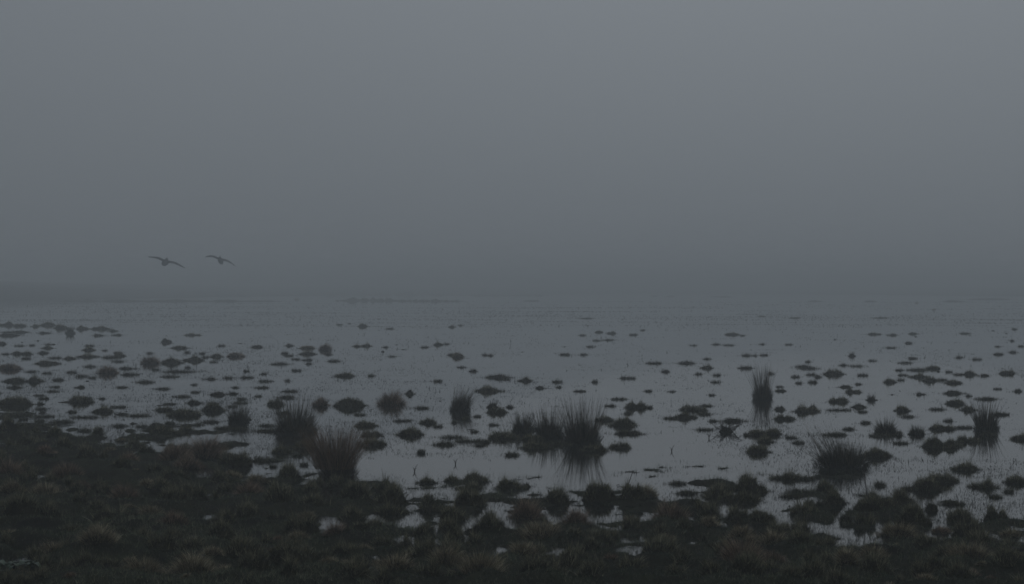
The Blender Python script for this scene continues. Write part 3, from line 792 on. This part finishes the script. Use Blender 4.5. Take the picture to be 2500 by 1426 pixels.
        if wet:
            v2, f2, tt = join([(v2, f2, tt), fringe(rx, ry, max(14, n // 3), 0.03 + 0.02 * (d0 > 45), px_w)])
        stuff_part('blades', tri_mesh('blades', v2, f2, tt), M_TURF, o)


for t in THINGS:
    build(t)

# far banks: long low swells of turf, each a thing of its own
for (px, py, w, h, lab) in BANK:
    d = float(dist(py)); mpp = d / F
    L, H = w * mpp, h * mpp
    dep = 3.2
    nx, ny = 60, 7
    xs = np.linspace(-0.5, 0.5, nx); ys = np.linspace(-1, 1, ny)
    XX, YY = np.meshgrid(xs, ys, indexing='ij')
    env = np.clip(1 - (np.abs(XX) * 2) ** 3, 0, 1)
    prof = np.clip(fbm(XX * 22 + px, YY * 1.5 + py, 41, 4) * 2.6 - 0.85, -0.1, 1.3) * env * (1 - YY ** 2)
    Z = np.where(np.abs(YY) > 0.99, -0.15, prof * H - 0.03)
    gi2 = np.arange(nx * ny).reshape(nx, ny)
    q = np.stack([gi2[:-1, :-1], gi2[1:, :-1], gi2[1:, 1:], gi2[:-1, 1:]], -1).reshape(-1, 4)
    o = bpy.data.objects.new('turf_bank', None); COL.objects.link(o)
    o.location = ((px - CX) / F * (d + dep), d + dep, 0)
    o['label'] = lab; o['category'] = 'bank'; o['group'] = 'low banks far across the flood'
    me = tri_mesh('mound', np.stack([XX * L, YY * dep + 0.25 * dep * np.sin(XX * 9 + px), Z], -1).reshape(-1, 3), q, smooth=True)
    add_obj('mound', me, M_BANK, o)
    n = 900
    ii = RNG.integers(0, nx, n); jj = RNG.integers(1, ny - 1, n)
    root = np.column_stack([XX[ii, jj] * L + RNG.normal(0, L / nx / 2, n), YY[ii, jj] * dep + 0.25 * dep * np.sin(XX[ii, jj] * 9 + px), np.maximum(Z[ii, jj], 0)])
    v2, f2, tt = blades(root, RNG.uniform(0, 6.28, n), RNG.uniform(0, 0.6, n), RNG.uniform(0, 0.3, n), RNG.uniform(0.05, 0.16, n) * (0.4 + env[ii, jj]), np.full(n, 0.05), RNG.random(n), 1)
    stuff_part('blades', tri_mesh('blades', v2, f2, tt), M_TURF, o)

# ------------------------------------------------------------------ short grass: on the turf, and drowned blades standing out of the water
def scatter(n, y0, y1, x0=-250, x1=2750):
    px = RNG.uniform(x0, x1, n); py = RNG.uniform(y0, y1, n)
    d = dist(py) * (1 + RNG.normal(0, 0.002, n))
    return px, py, (px - CX) / F * d, d


px, py, x, y = scatter(620000, 1000, 1480, -120, 2620)
z = ground_z(x, y)
dens = np.clip((z + 0.05) / 0.05, 0.0, 1) * np.interp(py - np.interp(px, SHORE[:, 0], SHORE[:, 1]), [-60, 0, 120], [0.25, 0.6, 1.0]) * (0.4 + 0.6 * np.clip(fbm(x * 2.1, y * 1.7, 5, 3) * 3.2 - 1.15, 0, 1))
dens = np.where(z > -0.004, np.maximum(dens, 0.62), dens)
k = RNG.random(len(x)) < dens * 0.8
x, y, z, py = x[k], y[k], z[k], py[k]
n = len(x)
mpp = y / F
patch = fbm(x * 0.9, y * 0.9, 15, 3)
L = (RNG.uniform(0.015, 0.05, n) * (0.3 + 1.3 * patch)) * np.where(RNG.random(n) > 0.97, 1.9, 1.0)
v, f, tt = blades(np.column_stack([x, y, np.maximum(z, -0.02) - 0.004]), RNG.uniform(0, 6.28, n), np.clip(RNG.normal(0.35, 0.25, n), 0, 0.92), RNG.uniform(0, 0.35, n), L, np.maximum(0.0035, mpp * np.where(RNG.random(n) > 0.8, 1.9, 0.95)), np.clip(RNG.beta(1.1, 2.0, n) + (patch - 0.5) * 0.7 + np.clip(z - 0.03, 0, 0.08) * 3 * RNG.random(n), 0, 1), 1)
g = add_obj('marsh_grass', tri_mesh('marsh_grass', v, f, tt), M_GRASS)
g['kind'] = 'stuff'; g['label'] = 'short dark green grass covering the wet turf'; g['category'] = 'grass'

POOLS = [(1560, 1140, 300, 60), (1250, 1150, 320, 36), (1700, 1160, 160, 40), (1650, 1100, 120, 30), (1330, 1130, 140, 26), (430, 940, 150, 18), (700, 935, 90, 20), (1250, 890, 200, 26)]
px, py, x, y = scatter(460000, 738, 1330)
streak = fbm(x * 0.55, y * 0.5 * (26 / np.maximum(y, 26)) + 3, 61, 4)
fine = fbm(px * 0.02, py * 0.09, 71, 3)
dens = np.interp(py, [738, 850, 950, 1020, 1100, 1330], [0.14, 0.24, 0.46, 0.62, 0.62, 0.6])
dens = dens * np.clip((streak - 0.44) * 6, 0.02, 1) * np.clip((fine - 0.36) * 4, 0.04, 1)
dens = dens * np.interp(px, [0, 600, 1000, 1700, 2000, 2500], [1.9, 1.4, 0.7, 0.55, 1.0, 1.2])
dens = np.maximum(dens, np.interp(py, [1150, 1190, 1330], [0, 0.30, 0.34]) * np.clip((fine - 0.3) * 4, 0.2, 1))
for (a, b_, w, h) in POOLS:
    dens = dens * (1 - 0.93 * np.exp(-(((px - a) / w) ** 2 + ((py - b_) / h) ** 2) ** 2))
z = ground_z(x, y)
k = (RNG.random(len(x)) < dens * 0.55) & (z < 0.01)
x1, y1 = x[k], y[k]
cl = RNG.random(len(x)) < dens * np.interp(py, [738, 800, 900, 1100, 1330], [0.02, 0.04, 0.07, 0.10, 0.08])   # little rafts of tips
xc, yc = x[cl], y[cl]
m_ = 10
sp = RNG.uniform(0.03, 0.22, len(xc)) * (1 + yc / 60)
x2 = (xc[:, None] + RNG.normal(0, 1, (len(xc), m_)) * sp[:, None]).ravel()
y2 = (yc[:, None] + RNG.normal(0, 1, (len(xc), m_)) * sp[:, None] * 0.6).ravel()
# tips crowding round the hummocks and trailing from them along the shallows
hx, hy, hs = [], [], []
for t in THINGS:
    if t['kind'] in ('rush_clump', 'grass_tussock', 'grassy_hummock', 'peat_clod', 'weed_mat') and t['y'] > 775:
        gx, gy = ground_at(t['x'], t['y'] - 2)
        nn_ = int(np.interp(t['y'], [775, 900, 1050, 1200], [10, 22, 46, 40]) * (0.4 + t['w'] / 60))
        hx.append(np.full(nn_, gx)); hy.append(np.full(nn_, gy)); hs.append(np.full(nn_, t['w'] / F * gy * 0.62))
hx, hy, hs = map(np.concatenate, (hx, hy, hs))
a_ = RNG.uniform(0, 6.28, len(hx)); r2 = 0.75 + np.abs(RNG.normal(0, 0.45, len(hx)))
x3 = hx + np.cos(a_) * r2 * hs * 1.25; y3 = hy + np.sin(a_) * r2 * hs * 0.9 + hs * 0.3
# long thin broken streaks of weed far out
fx, fy = [], []
for q in range(460):
    qy = RNG.uniform(742, 960) if q > 210 else RNG.uniform(736, 800)
    gx, gy = ground_at(RNG.uniform(-150, 2650), qy)
    ln_ = RNG.uniform(0.4, 2.6) * gy / 60
    m2 = int(RNG.uniform(14, 60) * (2.4 if qy < 800 else 1))
    fx.append(gx + RNG.normal(0, 1, m2) * ln_); fy.append(gy + RNG.normal(0, 0.22, m2) * gy / 60)
x4, y4 = np.concatenate(fx), np.concatenate(fy)
x, y = np.concatenate([x1, x2, x3, x4]), np.concatenate([y1, y2, y3, y4])
raft = np.concatenate([np.zeros(len(x1)), np.ones(len(x2) + len(x3) + len(x4))])
n = len(x); mpp = y / F
L = RNG.uniform(0.006, 0.030, n) * np.where(RNG.random(n) > 0.95, 2.4, 1.0) * (1 - 0.35 * raft) * (1 + np.clip(y - 35, 0, 400) / 70) + 0.013
v, f, tt = blades(np.column_stack([x, y, np.full(n, -0.012)]), RNG.uniform(0, 6.28, n), np.clip(np.abs(RNG.normal(0.15, 0.3, n)), 0, 0.92), RNG.uniform(0, 0.3, n), L, np.maximum(0.004, mpp * np.where(RNG.random(n) > 0.7, 2.6, 1.4)), np.clip(RNG.beta(1.5, 4, n), 0, 1), 1)
g = add_obj('drowned_grass', tri_mesh('drowned_grass', v, f, tt), M_TICKS)
g['kind'] = 'stuff'; g['label'] = 'sparse drowned grass tips poking out of the shallow water'; g['category'] = 'grass'


# ------------------------------------------------------------------ stalks, twigs, leaves
def single(name, parts, mat, loc, label, cat):
    v, f, tt = join(parts)
    o = add_obj(name, tri_mesh(name, v, f, tt), mat, None, loc)
    o['label'] = label; o['category'] = cat
    return o


def wob(pts, amp):
    return [(p[0] + random.uniform(-amp, amp), p[1] + random.uniform(-amp, amp), p[2]) for p in pts]


x, y = ground_at(2115, 1238); zz = base_z(x, y)
single('dead_stalk', [tube([(0, 0, -0.05), (0.006, 0.01, 0.12), (-0.012, 0.0, 0.26), (-0.022, 0.0, 0.36), (-0.028, 0.01, 0.47)], [0.006, 0.0055, 0.005, 0.004, 0.003])], M_TWIG, (x, y, zz), 'thin upright dead stalk standing in front of the big rush clump', 'stalk')
x, y = ground_at(1947, 1242); zz = base_z(x, y)
single('dead_stalk', [tube([(0, 0, -0.04), (0.003, 0, 0.07), (-0.001, 0, 0.135)], [0.005, 0.005, 0.004])], M_TWIG, (x, y, zz), 'short straight stub of a stalk in a puddle of the turf', 'stalk')
x, y = ground_at(1530, 1190); zz = base_z(x, y)
single('bramble_twig', [tube([(0, 0, -0.03), (0.0, 0, 0.02), (0.03, 0, 0.07), (0.045, 0, 0.12), (0.062, 0, 0.165), (0.07, 0, 0.195)], [0.005, 0.005, 0.0045, 0.004, 0.004, 0.003]),
       tube([(0.07, 0, 0.195), (0.078, 0.01, 0.17), (0.088, 0.01, 0.155), (0.105, 0.01, 0.178), (0.108, 0.01, 0.13)], [0.003, 0.003, 0.003, 0.003, 0.0025]),
       tube([(0.0, 0, 0.02), (-0.04, 0.01, 0.008), (-0.07, 0.02, 0.02), (-0.10, 0.02, 0.012), (-0.11, 0.02, 0.03), (-0.08, 0.02, 0.04)], [0.004] * 6),
       tube([(0.005, 0, 0.03), (0.02, -0.02, 0.05), (0.03, -0.03, 0.02)], [0.004, 0.003, 0.003])],
       M_TWIG, (x, y, zz), 'crooked bare twig with a hooked tip against the open pool', 'twig')
for (px_, py_, lab) in [(1112, 1134, 'tiny forked sprout standing in open water before the turf'), (1012, 1152, 'tiny bushy sprout in open water near a dark clod'), (1640, 1102, 'small row-end sprout in the clear pool'),
                        (1731, 1070, 'small bent reed tip in the clear pool')]:
    x, y = ground_at(px_, py_)
    ps = []
    for q in range(5):
        a, ln = random.uniform(0, 6.28), random.uniform(0.03, 0.09)
        ps.append(tube([(0, 0, -0.02), (0.1 * ln * math.cos(a), 0.1 * ln * math.sin(a), ln * 0.5), (0.4 * ln * math.cos(a), 0.4 * ln * math.sin(a), ln * random.uniform(0.7, 1.0))], [0.004, 0.0035, 0.002], 4))
    single('water_sprout', ps, M_TWIG, (x, y, 0), lab, 'sprout')
# straggly bare-twigged tuft in the water
x, y = ground_at(1776, 1056)
o = bpy.data.objects.new('twiggy_bush', None); COL.objects.link(o); o.location = (x, y + 0.12, -0.01)
o['label'] = 'straggly leafless twiggy bush sprawling out of the water'; o['category'] = 'bush'
v, f = mound_mesh(0.15, 0.13, 0.09, 1.0, 0.25)
add_obj('mound', tri_mesh('mound', v, f, smooth=True), M_CLOD, o)
ps = []
for q in range(46):
    a, ln = random.uniform(0, 6.28), random.uniform(0.1, 0.26)
    r0 = random.uniform(0, 0.11)
    p0 = np.array([r0 * math.cos(a) * 1.2, r0 * math.sin(a), 0.03])
    p1 = p0 + np.array([0.35 * ln * math.cos(a), 0.3 * ln * math.sin(a), ln * random.uniform(0.2, 0.6)])
    p2 = p1 + np.array([0.4 * ln * math.cos(a + random.uniform(-1, 1)), 0.3 * ln * math.sin(a), ln * random.uniform(-0.25, 0.4)])
    p3 = p2 + np.array([random.uniform(-0.05, 0.05), random.uniform(-0.04, 0.04), random.uniform(-0.05, 0.05)])
    ps.append(tube([p0, p1, p2, p3], [0.004, 0.0035, 0.003, 0.002], 4))
v, f, tt = join(ps)
stuff_part('twigs', tri_mesh('twigs', v, f, tt), M_TWIG, o)

# dark broad-leaved weed in the bottom corner
x, y = ground_at(44, 1412); zz = base_z(x, y)
o = bpy.data.objects.new('broad_leaved_weed', None); COL.objects.link(o); o.location = (x, y, zz)
o['label'] = 'dark broad-leaved weed sprawling in the very front corner of the turf'; o['category'] = 'weed'
for q in range(16):
    a, ln, wd = random.uniform(0, 6.28), random.uniform(0.07, 0.14), random.uniform(0.02, 0.035)
    sx, sy = random.uniform(-0.14, 0.14), random.uniform(-0.1, 0.1)
    ca_, sa_ = math.cos(a), math.sin(a)
    vv, ff = [], []
    for i in range(5):
        u = i / 4
        wdt = wd * math.sin(math.pi * (0.12 + 0.86 * u))
        h_ = 0.05 + 0.05 * math.sin(u * 2.2) - 0.05 * u * u
        for s in (-1, 0, 1):
            vv.append((sx + ca_ * ln * u - sa_ * wdt * s, sy + sa_ * ln * u + ca_ * wdt * s, h_ + 0.008 * abs(s)))
    for i in range(4):
        for s in range(2):
            a0 = i * 3 + s
            ff += [[a0, a0 + 1, a0 + 4], [a0, a0 + 4, a0 + 3]]
    add_obj('leaf', tri_mesh('leaf', np.array(vv), np.array(ff), np.full(len(vv), random.random())), M_LEAF, o)


# ------------------------------------------------------------------ two birds gliding away, low over the flood
def bird(px_, py_, pts, label, d, pitch, head):
    """One continuous skin lofted across the span: wing tip, wing, body with head and fanned tail, wing, wing tip."""
    mpp_ = d / F
    P = np.array(pts, float) * mpp_
    half = 0.5 * (P[-1, 0] - P[0, 0])
    xs = np.concatenate([np.linspace(P[0, 0], -0.14, 14), np.linspace(-0.12, 0.12, 13), np.linspace(0.14, P[-1, 0], 14)])
    zs = np.interp(xs, P[:, 0], P[:, 1])
    for _ in range(2):
        zs[1:-1] = 0.25 * zs[:-2] + 0.5 * zs[1:-1] + 0.25 * zs[2:]
    prof_u = np.array([0, 0.04, 0.12, 0.25, 0.42, 0.6, 0.78, 0.92, 1.0])
    v, f = [], []
    for xx, zc_ in zip(xs, zs):
        s = abs(xx) / half
        # wing planform: narrow, swept and pointed
        wl = 0.10 + 0.07 * math.sin(min(s / 0.45, 1) * math.pi / 2) - 0.26 * max(0, s - 0.45) ** 1.3
        ch = 0.205 * (1 - 0.25 * s) * math.sqrt(max(1 - s ** 3, 0.012))
        fr, bk, th_ = wl, wl - ch, 0.028 * (1 - s) + 0.006
        ub = math.exp(-(xx / 0.055) ** 2)            # body
        ut = 1.0 if abs(xx) < 0.05 else max(0, 1 - (abs(xx) - 0.05) / 0.09)
        fr = fr + ub ** 1.5 * 0.2
        bk = min(bk, -0.14 - 0.26 * ut ** 0.5) if ut > 0 else bk
        body_t = 0.17 * ub
        loop_u, loop_l = [], []
        for u in prof_u:
            yv = fr + (bk - fr) * u
            wing = th_ * 1.5 * math.sin(math.pi * min(u * 0.9 + 0.08, 1)) * (1 - u * 0.5)
            bod = body_t * max(0.0, math.sin(math.pi * min((u + 0.03) / 0.74, 1))) ** 0.7
            hd = 0.05 * ub * math.exp(-((u - 0.1) / 0.09) ** 2)
            loop_u.append((xx, yv, zc_ + 0.5 * wing + 0.35 * bod + hd))
            loop_l.append((xx, yv, zc_ - 0.5 * wing - 0.65 * bod - 0.004))
        v += loop_u + loop_l[::-1]
    m_ = 2 * len(prof_u)
    for i in range(len(xs) - 1):
        for k_ in range(m_):
            a0, a1 = i * m_ + k_, i * m_ + (k_ + 1) % m_
            f.append([a0, a1, a1 + m_, a0 + m_])
    v = np.array(v)
    e = len(v)
    caps = np.stack([v[:m_].mean(0), v[-m_:].mean(0)])
    v = np.concatenate([v, caps])
    tris = []
    for q in f:
        tris += [[q[0], q[1], q[2]], [q[0], q[2], q[3]]]
    tris += [[e, (k_ + 1) % m_, k_] for k_ in range(m_)]
    o_ = e - m_
    tris += [[e + 1, o_ + k_, o_ + (k_ + 1) % m_] for k_ in range(m_)]
    me = tri_mesh('gliding_bird', v, np.array(tris), smooth=True)
    ob = add_obj('gliding_bird', me, M_BIRD)
    zc_ = CAM_H + d * math.tan(math.atan((CY - py_) / F) - PITCH)
    ob.location = ((px_ - CX) / F * d, d, zc_)
    ob.rotation_euler = (R(pitch), 0, R(head))          # nose up, tail spread below the wings
    ob['label'] = label; ob['category'] = 'bird'; ob['group'] = 'birds gliding over the flood'


bird(405, 639, [(-43, 12.5), (-31, 10.5), (-20, 8), (-8, 3), (0, 0), (10, -2), (20, -5), (30, -9.5), (46, -18)], 'larger dark bird gliding with nearly straight tilted wings in fog', 84, 26, -6)
bird(538, 634, [(-37, 6.5), (-28, 8), (-18, 7), (-8, 3), (0, 0), (8, -2), (18, -6), (28, -11.5), (40, -21)], 'smaller dark bird gliding with drooping curved wings in fog', 96, 34, 14)
